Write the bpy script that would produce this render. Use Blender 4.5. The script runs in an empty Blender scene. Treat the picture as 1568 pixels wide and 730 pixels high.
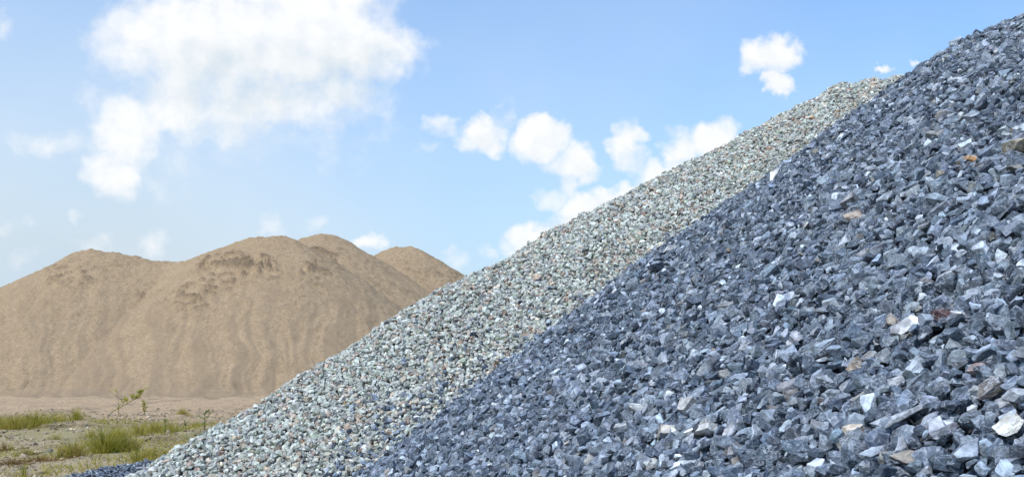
import bpy, bmesh, math, random
import numpy as np
from mathutils import Matrix, Vector, Quaternion

# ------------------------------------------------------------------ camera, sky, sun, exposure
SC = bpy.context.scene
COL = SC.collection
R = math.radians
F, CU, HV, CZ = 1500.0, 784.0, 560.0, 1.6          # focal length / centre column / horizon row of the 1568 px photograph, eye height

cam = bpy.data.objects.new('camera', bpy.data.cameras.new('camera'))
COL.objects.link(cam)
cam.location = (0, 0, CZ)
cam.rotation_euler = (R(90), 0, 0)
cam.data.sensor_width = 36
cam.data.lens = 36 * F / 1568
cam.data.shift_y = (HV - 365) / 1568
cam.data.clip_start = 0.05
cam.data.clip_end = 12000
SC.camera = cam

SUN_EL, SUN_BEARING = 56, -138                       # degrees; bearing clockwise from the view axis (+Y)
SKY_STRENGTH, SUN_STRENGTH, SUN_ANGLE, EXPOSURE = 0.11, 1.5, 10, 1.03

sun = bpy.data.objects.new('sun', bpy.data.lights.new('sun', 'SUN'))
COL.objects.link(sun)
sun.data.energy = SUN_STRENGTH
sun.data.angle = R(SUN_ANGLE)
sun.data.color = (1.0, 0.955, 0.89)
sd_ = Vector((math.sin(R(SUN_BEARING)) * math.cos(R(SUN_EL)), math.cos(R(SUN_BEARING)) * math.cos(R(SUN_EL)), math.sin(R(SUN_EL))))
sun.rotation_euler = sd_.to_track_quat('Z', 'Y').to_euler()
sun.location = sd_ * 60

SC.view_settings.view_transform = 'Standard'
SC.view_settings.look = 'None'
SC.view_settings.gamma = 1
SC.view_settings.use_curve_mapping = False
SC.view_settings.exposure = EXPOSURE
SC.cycles.max_bounces = 5
SC.cycles.diffuse_bounces = 3


class NT:
    """Small helper to write node trees."""
    def __init__(s, tree):
        s.t = tree
        tree.nodes.clear()

    def n(s, kind, **kw):
        o = s.t.nodes.new(kind)
        for k, v in kw.items():
            setattr(o, k, v)
        return o

    def put(s, sock, v):
        if isinstance(v, bpy.types.NodeSocket):
            s.t.links.new(v, sock)
        elif v is not None:
            if isinstance(v, (tuple, list)) and sock.type == 'RGBA' and len(v) == 3:
                v = (*v, 1)
            sock.default_value = v

    def m(s, op, a, b=None, c=None, clamp=False):
        o = s.n('ShaderNodeMath', operation=op, use_clamp=clamp)
        for i, v in enumerate((a, b, c)):
            s.put(o.inputs[i], v)
        return o.outputs[0]

    def vm(s, op, a, b=None):
        o = s.n('ShaderNodeVectorMath', operation=op)
        s.put(o.inputs[0], a)
        if b is not None:
            s.put(o.inputs[1], b)
        return o.outputs[0]

    def scale(s, a, f):
        o = s.n('ShaderNodeVectorMath', operation='SCALE')
        s.put(o.inputs[0], a)
        s.put(o.inputs['Scale'], f)
        return o.outputs[0]

    def noise(s, vec, scale, detail=3, rough=0.55, out='Fac', dist=0.0):
        o = s.n('ShaderNodeTexNoise')
        s.put(o.inputs['Vector'], vec)
        o.inputs['Scale'].default_value = scale
        o.inputs['Detail'].default_value = detail
        o.inputs['Roughness'].default_value = rough
        o.inputs['Distortion'].default_value = dist
        return o.outputs[out]

    def ss(s, x, a, b):                               # smoothstep a..b -> 0..1
        o = s.n('ShaderNodeMapRange', interpolation_type='SMOOTHSTEP')
        s.put(o.inputs['Value'], x)
        o.inputs['From Min'].default_value = a
        o.inputs['From Max'].default_value = b
        return o.outputs[0]

    def lin(s, x, a, b, c=0.0, d=1.0):
        o = s.n('ShaderNodeMapRange')
        s.put(o.inputs['Value'], x)
        for k, v in zip(('From Min', 'From Max', 'To Min', 'To Max'), (a, b, c, d)):
            o.inputs[k].default_value = v
        return o.outputs[0]

    def mix(s, f, a, b, mode='MIX'):
        o = s.n('ShaderNodeMix', data_type='RGBA', blend_type=mode)
        s.put(o.inputs['Factor'], f)
        s.put(o.inputs[6], a)
        s.put(o.inputs[7], b)
        return o.outputs[2]

    def comb(s, x, y, z):
        o = s.n('ShaderNodeCombineXYZ')
        for i, v in enumerate((x, y, z)):
            s.put(o.inputs[i], v)
        return o.outputs[0]


# clouds of the sky: (photo column, row, half width, half height, weight); written into the sky as directions
CLOUDS = [
    (330, 60, 185, 80, 1.0), (470, 60, 150, 75, 1.0), (565, 75, 85, 50, .8), (410, 150, 165, 60, .72), (240, 30, 75, 55, .7),
    (185, 60, 55, 50, .6), (275, 145, 80, 60, .75), (190, 195, 62, 66, .8), (170, 265, 46, 42, .7), (72, 220, 62, 22, .36),
    (450, -5, 150, 50, .9), (125, 225, 36, 24, .28), (140, 150, 40, 18, .25), (2, 40, 16, 26, .4), (350, 190, 100, 36, .5), (500, 140, 120, 60, .55), (430, 205, 200, 50, .22), (240, 250, 90, 60, .2),
    (1188, 82, 42, 33, 1.00), (1194, 125, 24, 22, 0.96), (1166, 98, 26, 18, 0.66),
    (738, 202, 42, 26, 0.90), (676, 188, 26, 22, 0.60), (775, 185, 20, 20, 0.42), (660, 222, 20, 9, 0.24),
    (828, 214, 48, 31, 1.00), (880, 245, 44, 33, 0.90), (868, 285, 18, 29, 0.54),
    (965, 215, 24, 35, 0.72), (972, 248, 29, 24, 0.60),
    (1038, 228, 33, 35, 0.72), (1085, 208, 42, 37, 1.00), (1106, 188, 22, 22, 0.60), (1020, 195, 15, 15, 0.30),
    (905, 322, 57, 31, 1.00), (960, 300, 55, 29, 1.00), (830, 368, 59, 29, 1.00), (845, 300, 31, 20, 0.54), (1010, 275, 40, 31, 0.84), (870, 345, 33, 22, 0.72),
    (572, 376, 26, 18, .7), (415, 340, 28, 18, .30), (490, 335, 24, 16, .30), (245, 368, 22, 30, .32), (115, 332, 16, 14, .30),
    (150, 376, 45, 14, .28), (690, 402, 26, 20, .32), (745, 382, 24, 16, .32), (40, 405, 40, 20, .2), (20, 345, 26, 16, .2),
    (1352, 112, 16, 7, .7), (1410, 96, 8, 7, .4), (685, 385, 18, 12, .25),
]


def build_world():
    w = bpy.data.worlds.new('World')
    SC.world = w
    w.use_nodes = True
    q = NT(w.node_tree)
    out = q.n('ShaderNodeOutputWorld')
    bg = q.n('ShaderNodeBackground')
    bg.inputs['Strength'].default_value = SKY_STRENGTH
    sky = q.n('ShaderNodeTexSky', sky_type='NISHITA')
    sky.sun_disc = False
    sky.sun_elevation = R(SUN_EL)
    sky.sun_rotation = R(SUN_BEARING)
    sky.altitude = 0
    sky.air_density = 1.0
    sky.dust_density = 1.2
    sky.ozone_density = 1.3
    tc = q.n('ShaderNodeTexCoord').outputs['Generated']
    sep = q.n('ShaderNodeSeparateXYZ')
    q.put(sep.inputs[0], tc)
    y = q.m('MAXIMUM', sep.outputs['Y'], 0.02)
    px = q.m('DIVIDE', sep.outputs['X'], y)
    pz = q.m('DIVIDE', sep.outputs['Z'], y)
    P = q.comb(px, pz, 0.0)
    # ragged edges: warp the directions before the cloud shapes are read
    def density(Pv):
        w1 = q.scale(q.vm('SUBTRACT', q.noise(Pv, 14, 3, .6, 'Color'), (.5, .5, .5)), .055)
        w2 = q.scale(q.vm('SUBTRACT', q.noise(Pv, 60, 3, .6, 'Color'), (.5, .5, .5)), .020)
        Pw = q.vm('ADD', q.vm('ADD', Pv, w1), w2)
        acc = None
        for (u, v, a, b, wt) in CLOUDS:
            d = q.vm('SUBTRACT', Pw, ((u - CU) / F, (HV - v) / F, 0))
            d = q.vm('MULTIPLY', d, (F / (a * 1.15), F / (b * 1.15), 0))
            dot = q.n('ShaderNodeVectorMath', operation='DOT_PRODUCT')
            q.put(dot.inputs[0], d)
            q.put(dot.inputs[1], d)
            e = q.m('MULTIPLY_ADD', dot.outputs['Value'], -wt, wt)
            acc = e if acc is None else q.m('SMOOTH_MAX', acc, e, .12)
        return acc
    body = density(P)
    fine = q.noise(P, 34, 7, .57)
    dens = q.m('ADD', body, q.m('MULTIPLY', q.m('SUBTRACT', fine, .5), .78))
    mask = q.m('MULTIPLY', q.ss(dens, .01, .78), q.lin(fine, .25, .6, .86, 1.0))
    thin = q.ss(q.noise(P, 3.0, 3, .5), .30, .80)
    front = q.ss(sep.outputs['Y'], .05, .3)
    # lit tops and grey bellies of the vapour itself
    fine2 = q.noise(q.vm('ADD', P, (-.010, .016, 0)), 34, 5, .57)
    relief = q.m('SUBTRACT', fine, fine2)
    belly = None
    for (u, v, a, b, wt) in ((400, 125, 160, 50, .9), (330, 185, 60, 40, .4), (860, 262, 50, 20, .5), (560, 110, 60, 40, .5), (300, 100, 60, 30, .3), (1190, 125, 30, 22, .3), (900, 345, 50, 18, .4), (740, 215, 30, 12, .3), (965, 250, 30, 20, .3), (470, 205, 120, 35, .6)):
        d = q.vm('MULTIPLY', q.vm('SUBTRACT', P, ((u - CU) / F, (HV - v) / F, 0)), (F / (a * 1.6), F / (b * 1.6), 0))
        dot = q.n('ShaderNodeVectorMath', operation='DOT_PRODUCT')
        q.put(dot.inputs[0], d)
        q.put(dot.inputs[1], d)
        e = q.m('MULTIPLY', q.m('SUBTRACT', 1.0, dot.outputs['Value'], clamp=True), wt)
        belly = e if belly is None else q.m('MAXIMUM', belly, e)
    belly = q.m('MULTIPLY', belly, q.lin(q.noise(P, 9, 3, .5), .25, .6))
    grey = q.m('ADD', belly, q.m('MULTIPLY', relief, -.8), clamp=True)
    ccol = q.mix(grey, CLOUD_LIT, CLOUD_GREY)
    el = q.m('DIVIDE', sep.outputs['Z'], 1.0)
    hazef = q.m('POWER', q.m('SUBTRACT', 1.0, q.m('MAXIMUM', el, 0.0), clamp=True), 3.0)
    side = q.lin(px, -.4, .35, 1.0, .40)
    hz = q.m('MULTIPLY', hazef, q.m('MULTIPLY', side, HAZE), clamp=True)
    skyc = q.mix(1.0, sky.outputs['Color'], SKY_TINT, 'MULTIPLY')
    c = q.mix(hz, skyc, HAZE_COL)
    c = q.mix(q.m('MULTIPLY', q.m('MULTIPLY', thin, side), .26), c, CLOUD_LIT)
    c = q.mix(q.m('MULTIPLY', mask, front), c, ccol)
    q.put(bg.inputs['Color'], c)
    q.put(out.inputs['Surface'], bg.outputs[0])


CLOUD_LIT = (4.45, 4.5, 4.55)
CLOUD_GREY = (2.95, 3.4, 3.75)
HAZE = 1.45
HAZE_COL = (2.6, 3.2, 3.7)
SKY_TINT = (.66, .91, 1.12)
build_world()

# ------------------------------------------------------------------ numbers
rng = np.random.default_rng(7)
random.seed(7)


def hash01(ix, iy, seed):
    h = (ix.astype(np.int64) * 374761393 + iy.astype(np.int64) * 668265263 + seed * 1442695041) & 0xFFFFFFFF
    h = ((h ^ (h >> 13)) * 1274126177) & 0xFFFFFFFF
    h = h ^ (h >> 16)
    return (h & 0xFFFFFF) / float(0x1000000)


def vnoise(x, y, seed=0):
    x = np.asarray(x, float); y = np.asarray(y, float)
    x0 = np.floor(x); y0 = np.floor(y)
    fx = x - x0; fy = y - y0
    fx = fx * fx * fx * (fx * (fx * 6 - 15) + 10); fy = fy * fy * fy * (fy * (fy * 6 - 15) + 10)
    a = hash01(x0, y0, seed); b = hash01(x0 + 1, y0, seed); c = hash01(x0, y0 + 1, seed); d = hash01(x0 + 1, y0 + 1, seed)
    return (a + (b - a) * fx) * (1 - fy) + (c + (d - c) * fx) * fy


def fbm(x, y, seed=0, octv=4, gain=.5):
    s = 0; a = 1; t = 0
    for i in range(octv):
        s = s + a * vnoise(x * 2 ** i + i * 17.3, y * 2 ** i + i * 5.1, seed + i); t += a; a *= gain
    return s / t


def smooth(x, a, b):
    t = np.clip((x - a) / (b - a), 0, 1)
    return t * t * (3 - 2 * t)


def unproj(u, v, y):
    u = np.asarray(u, float); v = np.asarray(v, float); y = np.asarray(y, float) + 0 * u
    return np.stack([(u - CU) / F * y, y, CZ + (HV - v) / F * y], -1)


def proj(P):
    return CU + F * P[:, 0] / P[:, 1], HV - F * (P[:, 2] - CZ) / P[:, 1]


def dens(P, n):
    P = np.asarray(P, float)
    d = np.r_[0, np.cumsum(np.linalg.norm(np.diff(P, axis=0), axis=1))]
    t = np.linspace(0, d[-1], n)
    return np.stack([np.interp(t, d, P[:, k]) for k in range(3)], -1)


def heap_height(x, y, C, s, r, bumps=()):
    """A heap poured along a crest line C: every crest point sheds material at slope s, rounded by r."""
    x = np.asarray(x, float); y = np.asarray(y, float)
    h = np.full(x.shape, -9.0)
    for c in C:
        h = np.maximum(h, c[2] - s * (np.sqrt((x - c[0]) ** 2 + (y - c[1]) ** 2 + r * r) - r))
    for (bx, by, br, bz) in bumps:
        h = h + bz * np.exp(-((x - bx) ** 2 + (y - by) ** 2) / (br * br))
    return h


# ------------------------------------------------------------------ object helpers
def tag(o, label=None, cat=None, group=None, kind=None):
    for k, v in (('label', label), ('category', cat), ('group', group), ('kind', kind)):
        if v:
            o[k] = v
    return o


def link(name, me, parent=None):
    o = bpy.data.objects.new(name, me)
    COL.objects.link(o)
    if parent:
        o.parent = parent
    return o


def mesh_np(name, V, faces_flat, starts, totals, mats, mat_index=None, cols=None, smooth_shade=False):
    me = bpy.data.meshes.new(name)
    me.vertices.add(len(V))
    me.vertices.foreach_set('co', np.ascontiguousarray(V, np.float32).ravel())
    me.loops.add(len(faces_flat))
    me.loops.foreach_set('vertex_index', np.ascontiguousarray(faces_flat, np.int32))
    me.polygons.add(len(starts))
    me.polygons.foreach_set('loop_start', np.ascontiguousarray(starts, np.int32))
    me.polygons.foreach_set('loop_total', np.ascontiguousarray(totals, np.int32))
    for m in mats:
        me.materials.append(m)
    if mat_index is not None:
        me.polygons.foreach_set('material_index', np.ascontiguousarray(mat_index, np.int32))
    me.update(calc_edges=True)
    if not smooth_shade:
        me.shade_flat()
    for k, c in (cols or {}).items():
        c = np.asarray(c, np.float32)
        if c.ndim == 1:
            a = me.attributes.new(k, 'FLOAT', 'POINT')
            a.data.foreach_set('value', c)
        else:
            a = me.attributes.new(k, 'FLOAT_COLOR', 'POINT')
            c4 = np.ones((len(c), 4), np.float32); c4[:, :3] = c
            a.data.foreach_set('color', c4.ravel())
    return me


def grid_faces(nx, ny, keep=None):
    i, j = np.meshgrid(np.arange(nx - 1), np.arange(ny - 1), indexing='ij')
    a = (i * ny + j).ravel()
    q = np.stack([a, a + ny, a + ny + 1, a + 1], -1)
    if keep is not None:
        k = keep.ravel()
        q = q[k[q].any(1)]
    return q


# ------------------------------------------------------------------ materials
def new_mat(name):
    m = bpy.data.materials.new(name)
    m.use_nodes = True
    q = NT(m.node_tree)
    out = q.n('ShaderNodeOutputMaterial')
    b = q.n('ShaderNodeBsdfPrincipled')
    q.put(out.inputs['Surface'], b.outputs[0])
    return m, q, b


def attr(q, name, out='Fac'):
    a = q.n('ShaderNodeAttribute', attribute_name=name)
    return a.outputs[out]


MOTTLE = .70


def stone_material(name, single, vein=(.46, .50, .56), vein_amt=.8, dust_amt=.85, rough=.8):
    """Crushed rock: the colour of each stone, mottling, pale veins, rock dust and a broken surface."""
    m, q, b = new_mat(name)
    co = q.n('ShaderNodeTexCoord').outputs['Object']
    if single:
        oi = q.n('ShaderNodeObjectInfo')
        col = oi.outputs['Color']
        co = q.vm('ADD', co, q.scale(oi.outputs['Location'], 3.7))
    else:
        col = attr(q, 'stone_colour', 'Color')
        col = q.scale(col, attr(q, 'facet'))
        ed = None
    if single:
        col = q.scale(col, attr(q, 'facet'))
        ed = attr(q, 'edge')
    n1 = q.noise(co, 22, 4, .6)
    n2 = q.noise(co, 110, 4, .65)
    n3 = q.noise(co, 16, 4, .55, dist=1.2)
    c = q.mix(1.0, col, q.mix(q.ss(n1, .3, .7), (.55, .55, .57), (1.42, 1.42, 1.40)), 'MULTIPLY')
    mo = q.m('MULTIPLY', q.ss(q.noise(co, 48, 5, .75), .36, .60), q.lin(n2, .35, .6, .6, 1.0))
    c = q.mix(1.0, c, q.mix(mo, (MOTTLE, MOTTLE, MOTTLE * 1.02), (1.14, 1.14, 1.13)), 'MULTIPLY')
    d = q.m('MULTIPLY', q.ss(n2, .48, .68), q.m('MULTIPLY', q.ss(q.noise(co, 12, 3, .6), .40, .62), dust_amt))
    c = q.mix(d, c, vein)
    ve = q.m('SUBTRACT', 1.0, q.ss(q.m('ABSOLUTE', q.m('SUBTRACT', n3, .5)), .0, .020))
    ve = q.m('MULTIPLY', ve, q.m('MULTIPLY', q.ss(q.noise(co, 7, 2), .45, .6), vein_amt))
    c = q.mix(ve, c, vein)
    if ed is not None:
        c = q.mix(q.m('MULTIPLY', q.ss(q.m('MULTIPLY', ed, q.lin(n1, .3, .7, .4, 1.2)), .35, .9), .40), c, vein)
    q.put(b.inputs['Base Color'], c)
    b.inputs['Roughness'].default_value = rough
    b.inputs['Specular IOR Level'].default_value = .18
    bp = q.n('ShaderNodeBump')
    bp.inputs['Strength'].default_value = .8
    bp.inputs['Distance'].default_value = .009
    q.put(bp.inputs['Height'], q.m('ADD', n2, q.m('MULTIPLY', q.noise(co, 45, 3, .6), 1.2)))
    q.put(b.inputs['Normal'], bp.outputs[0])
    return m


M_DARK = stone_material('dark_crushed_stone', False)
M_DARK1 = stone_material('dark_crushed_stone_single', True)
M_PALE = stone_material('pale_gravel', False, vein=(.60, .61, .57), vein_amt=.15, dust_amt=.2, rough=.9)
M_PALE1 = stone_material('pale_gravel_single', True, vein=(.60, .61, .57), vein_amt=.15, dust_amt=.2, rough=.9)


M_SOIL = stone_material('soil_crumbs', False, vein=(.36, .29, .21), vein_amt=0, dust_amt=.3, rough=.95)


def core_material(name, a, b_):
    m, q, b = new_mat(name)
    co = q.n('ShaderNodeTexCoord').outputs['Object']
    q.put(b.inputs['Base Color'], q.mix(q.ss(q.noise(co, 30, 4, .7), .35, .65), a, b_))
    b.inputs['Roughness'].default_value = .95
    return m


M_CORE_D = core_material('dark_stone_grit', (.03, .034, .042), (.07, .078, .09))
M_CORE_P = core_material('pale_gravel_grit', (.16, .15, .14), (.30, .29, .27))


# ------------------------------------------------------------------ the crest lines of the heaps
p = [11.534, 18.419, 0.751, 0.215, -0.221, 5.262, 5.103, 10.224, 4.189, 1.448, 0.731, 0.478, -0.696, -0.43]
SIL = np.array([(150, 763), (219, 723), (268, 695), (301, 675), (344, 647), (400, 619), (500, 557), (600, 494), (700, 433), (767, 400),
                (877, 340), (995, 281), (1125, 213), (1202, 172), (1256, 142), (1291, 127), (1350, 117), (1374, 116)], float)


def crests():
    yb, yt, sp, rp, th, off, Hd, yend, nose, nz, sd, rd, dH, na = p
    su = np.linspace(150, 1374, 30)
    sv = np.interp(su, SIL[:, 0], SIL[:, 1]) + 4
    Pc = unproj(su, sv, yb + (yt - yb) * (su - 219) / (1374 - 219))
    e = Pc[-1]
    Pc = np.vstack([Pc, dens([e, e + [4, 2, 0]], 6)[1:]])
    d = np.array([math.sin(th), math.cos(th)])
    B = np.array([off + d[0] / d[1] * (yend - 10), yend])
    A = B - d * 16
    N = B + nose * np.array([math.sin(th + na), math.cos(th + na)])
    Dc = np.vstack([dens([[*A, Hd + dH], [*B, Hd]], 40), dens([[*B, Hd], [*N, nz]], 18)[1:]])
    return Pc, Dc


CREST_P, CREST_D = crests()
BUMP_P = []
BUMP_D = []


def h_pale(x, y):
    return heap_height(x, y, CREST_P, p[2], p[3], BUMP_P) + .16 * (fbm(x * .8, y * .8, 41, 4) - .5)


def h_dark(x, y):
    return heap_height(x, y, CREST_D, p[10], p[11], BUMP_D) + .24 * (fbm(x * .7, y * .7, 51, 4) - .5)


def ray_hit(u, v, hf, y0=1.4, y1=24):
    ys = np.linspace(y0, y1, 3000)
    P = unproj(np.full_like(ys, u), np.full_like(ys, v), ys)
    i = int((P[:, 2] < hf(P[:, 0], P[:, 1])).argmax())
    return P[i]


def normals(hf, x, y, e=.05):
    gx = (hf(x + e, y) - hf(x - e, y)) / (2 * e)
    gy = (hf(x, y + e) - hf(x, y - e)) / (2 * e)
    n = np.stack([-gx, -gy, np.ones_like(gx)], -1)
    return n / np.linalg.norm(n, axis=1, keepdims=True)


# ------------------------------------------------------------------ stones
def cut_stone(seed, planes, dims, lo=.60, hi=.95):
    """One angular stone: a block cut by random planes; about 1 unit long."""
    r = random.Random(seed)
    bm = bmesh.new()
    bmesh.ops.create_cube(bm, size=2.0)
    for k in range(planes):
        n = Vector((r.gauss(0, 1), r.gauss(0, 1), r.gauss(0, 1))).normalized()
        dist = r.uniform(lo, hi)
        res = bmesh.ops.bisect_plane(bm, geom=bm.verts[:] + bm.edges[:] + bm.faces[:], plane_co=n * dist, plane_no=n, clear_outer=True, dist=1e-5)
        ed = [e for e in res['geom_cut'] if isinstance(e, bmesh.types.BMEdge)]
        if len(ed) > 2:
            bmesh.ops.edgeloop_fill(bm, edges=ed)
    bmesh.ops.remove_doubles(bm, verts=bm.verts, dist=.03)
    bmesh.ops.dissolve_degenerate(bm, dist=.01, edges=bm.edges)
    for v in bm.verts:
        v.co += Vector((r.gauss(0, 1), r.gauss(0, 1), r.gauss(0, 1))) * .018
    c = sum((v.co for v in bm.verts), Vector()) / len(bm.verts)
    for v in bm.verts:
        v.co = (v.co - c) * .5
        v.co = Vector((v.co.x * dims[0], v.co.y * dims[1], v.co.z * dims[2]))
    bmesh.ops.recalc_face_normals(bm, faces=bm.faces)
    return bm


def variants(n, seed, planes, lo, hi, flat=(.45, .8)):
    out = []
    r = random.Random(seed)
    for k in range(n):
        bm = cut_stone(seed * 100 + k, r.randint(*planes), (1.0, r.uniform(.6, .95), r.uniform(*flat)), lo, hi)
        bm.verts.ensure_lookup_table()
        V = np.array([v.co[:] for v in bm.verts])
        Fs = [[v.index for v in f.verts] for f in bm.faces if len(f.verts) > 2]
        out.append((V, np.concatenate(Fs).astype(np.int32), np.array([len(f) for f in Fs], np.int32)))
        bm.free()
    return out


def quat_align(n, tilt, gen):
    """Rotation matrices laying local z near the normals n with a random tilt and spin."""
    k = len(n)
    z = n + gen.normal(size=(k, 3)) * tilt
    z /= np.linalg.norm(z, axis=1, keepdims=True)
    a = gen.normal(size=(k, 3))
    x = a - (a * z).sum(1, keepdims=True) * z
    x /= np.linalg.norm(x, axis=1, keepdims=True)
    y = np.cross(z, x)
    return np.stack([x, y, z], -1)


def merge(var, pos, rot, scl, colr, gen):
    """All stones of a heap as arrays of one mesh."""
    pick = gen.integers(0, len(var), len(pos))
    Vs, Fl, Tt, Cs = [], [], [], []
    base = 0
    for k, (V, fl, tt) in enumerate(var):
        idx = np.where(pick == k)[0]
        if not len(idx):
            continue
        W = V[None] * scl[idx][:, None, :]
        W = np.einsum('nij,nkj->nki', rot[idx], W) + pos[idx][:, None, :]
        nv = len(V)
        Vs.append(W.reshape(-1, 3))
        Fl.append((fl[None] + (base + np.arange(len(idx)) * nv)[:, None]).ravel())
        Tt.append(np.tile(tt, len(idx)))
        Cs.append(np.repeat(colr[idx], nv, 0))
        base += len(idx) * nv
    return np.vstack(Vs), np.concatenate(Fl), np.concatenate(Tt), np.vstack(Cs)


def scatter_xy(x0, x1, y0, y1, sp, gen):
    gx, gy = np.meshgrid(np.arange(x0, x1, sp), np.arange(y0, y1, sp * .866), indexing='ij')
    gx = gx + (np.arange(gx.shape[1]) % 2)[None] * sp * .5
    return (gx + gen.uniform(-.42, .42, gx.shape) * sp).ravel(), (gy + gen.uniform(-.42, .42, gy.shape) * sp).ravel()


def seen_from_here(P, n, mu=(-300, 2700), mv=(-400, 1250)):
    u, v = proj(P)
    ok = (u > mu[0]) & (u < mu[1]) & (v > mv[0]) & (v < mv[1])
    face = np.zeros(len(P), bool)
    for cx in (-2.0, 0, 1.0):
        c = np.array([cx, 0, CZ + .4]) - P
        face |= ((c * n).sum(1) / np.linalg.norm(c, axis=1)) > -.22
    return ok & face


def pick_colours(k, table, gen, sig=.26):
    w = np.array([t[0] for t in table], float)
    i = gen.choice(len(table), k, p=w / w.sum())
    c = np.array([t[1] for t in table])[i]
    c = c * np.exp(gen.normal(size=(k, 1)) * sig) * np.exp(gen.normal(size=(k, 3)) * .018)
    return np.clip(c, .01, .8), i


DARK_TABLE = [
    (32, (.084, .110, .146)), (30, (.148, .182, .226)), (26, (.240, .282, .332)), (14, (.36, .40, .44)), (1.5, (.47, .49, .50)),
    (2.0, (.24, .235, .22)), (.4, (.32, .285, .24)), (.03, (.27, .20, .15)),
]
PALE_TABLE = [
    (36, (.555, .58, .515)), (28, (.50, .515, .455)), (14, (.42, .435, .405)), (6, (.64, .65, .60)), (10, (.55, .48, .38)), (9, (.51, .40, .32)),
    (1.4, (.39, .27, .205)), (2.4, (.24, .255, .265)), (5, (.39, .43, .335)), (.12, (.48, .31, .18)),
]

VAR_D = variants(30, 3, (9, 13), .52, .86, (.52, .85))
VAR_P = variants(22, 5, (8, 11), .62, .90, (.55, .85))

gen = np.random.default_rng(21)


def heap_stones(hf, other, xr, yr, sp, size, sig, layers, tilt, table, fringe):
    pos, nor, siz, top = [], [], [], []
    for li, (off, frac, smul) in enumerate(layers):
        x, y = scatter_xy(*xr, *yr, sp / math.sqrt(frac), gen)
        h = hf(x, y)
        oh = other(x, y)
        ok = (h > -.02) & ((h > oh) | (gen.random(len(x)) < (1.0 if li == 0 else .3) * (.52 * np.exp((h - oh) / .30) + fringe[0] * np.exp((h - oh) / fringe[1]))))
        x, y, h, oh = x[ok], y[ok], h[ok], oh[ok]
        n = normals(lambda a, b: np.maximum(hf(a, b), other(a, b)), x, y)
        P = np.stack([x, y, np.maximum(h, oh + .02)], -1)
        s = np.clip(size * smul * np.exp(gen.normal(size=len(x)) * sig), size * .3, size * 1.75)
        k = seen_from_here(P, n)
        P, n, s = P[k], n[k], s[k]
        P = P + n * (off * size + gen.normal(size=len(P)) * size * .17)[:, None]
        pos.append(P); nor.append(n); siz.append(s); top.append(np.full(len(P), li))
    pos = np.vstack(pos); nor = np.vstack(nor); siz = np.concatenate(siz); top = np.concatenate(top)
    rot = quat_align(nor, tilt, gen)
    scl = siz[:, None] * np.exp(gen.normal(size=(len(pos), 3)) * .12)
    colr, ci = pick_colours(len(pos), table, gen, .26 if table is DARK_TABLE else .15)
    return pos, nor, siz, top, rot, scl, colr, ci


def heap_core(hf, xr, yr, sp, drop):
    xs = np.arange(*xr, sp); ys = np.arange(*yr, sp)
    X, Y = np.meshgrid(xs, ys, indexing='ij')
    Z = hf(X, Y) - drop
    q = grid_faces(len(xs), len(ys), keep=(Z > -.25))
    V = np.stack([X.ravel(), Y.ravel(), np.maximum(Z.ravel(), -.3)], -1)
    used = np.unique(q)
    re = np.full(len(V), -1); re[used] = np.arange(len(used))
    return V[used], re[q]


def heap_object(name, st, core, var, mats, sel, facet_var=.24):
    V, fl, tt, cs = merge(var, st[0][sel], st[4][sel], st[5][sel], st[6][sel], gen)
    Vc, qc = core
    fl = np.concatenate([fl, qc.ravel() + len(V)])
    mi = np.concatenate([np.zeros(len(tt), np.int32), np.ones(len(qc), np.int32)])
    tt = np.concatenate([tt, np.full(len(qc), 4, np.int32)])
    cs = np.vstack([cs, np.zeros((len(Vc), 3))])
    V = np.vstack([V, Vc])
    st_ = np.r_[0, np.cumsum(tt)[:-1]]
    facet = np.exp(gen.normal(size=len(tt)) * facet_var - .04).astype(np.float32)
    print(name, 'stones', int(sel.sum()), 'faces', len(tt))
    me = mesh_np(name, V, fl, st_, tt, mats, mi, {'stone_colour': cs})
    a = me.attributes.new('facet', 'FLOAT', 'FACE')
    a.data.foreach_set('value', facet)
    return link(name, me)


SIZE_D, SIZE_P = .068, .062
ST_P = heap_stones(h_pale, h_dark, (-7, 12), (6.5, 21), .049, SIZE_P, .25, ((.10, 1.0, 1.0), (-.45, .7, 1.05)), .42, PALE_TABLE, (.12, .55))
o = heap_object('gravel_pile', ST_P, heap_core(h_pale, (-8, 20), (3, 34), .15, .07), VAR_P, [M_PALE, M_CORE_P], np.ones(len(ST_P[0]), bool), .09)
tag(o, 'tall heap of small pale grey-green gravel between the dark stone heap and the sand', 'gravel pile', kind='stuff')

ST_D = heap_stones(h_dark, h_pale, (-4, 11), (.55, 15.5), .050, SIZE_D, .26, ((.12, 1.0, 1.0), (-.42, .75, 1.0), (-.05, .6, .42)), .42, DARK_TABLE, (.22, .60))
pos, nor, siz, top, rot, scl, colr, ci = ST_D
uu, vv = proj(pos)
dist = np.linalg.norm(pos - np.array([0, 0, CZ]), axis=1)

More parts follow.
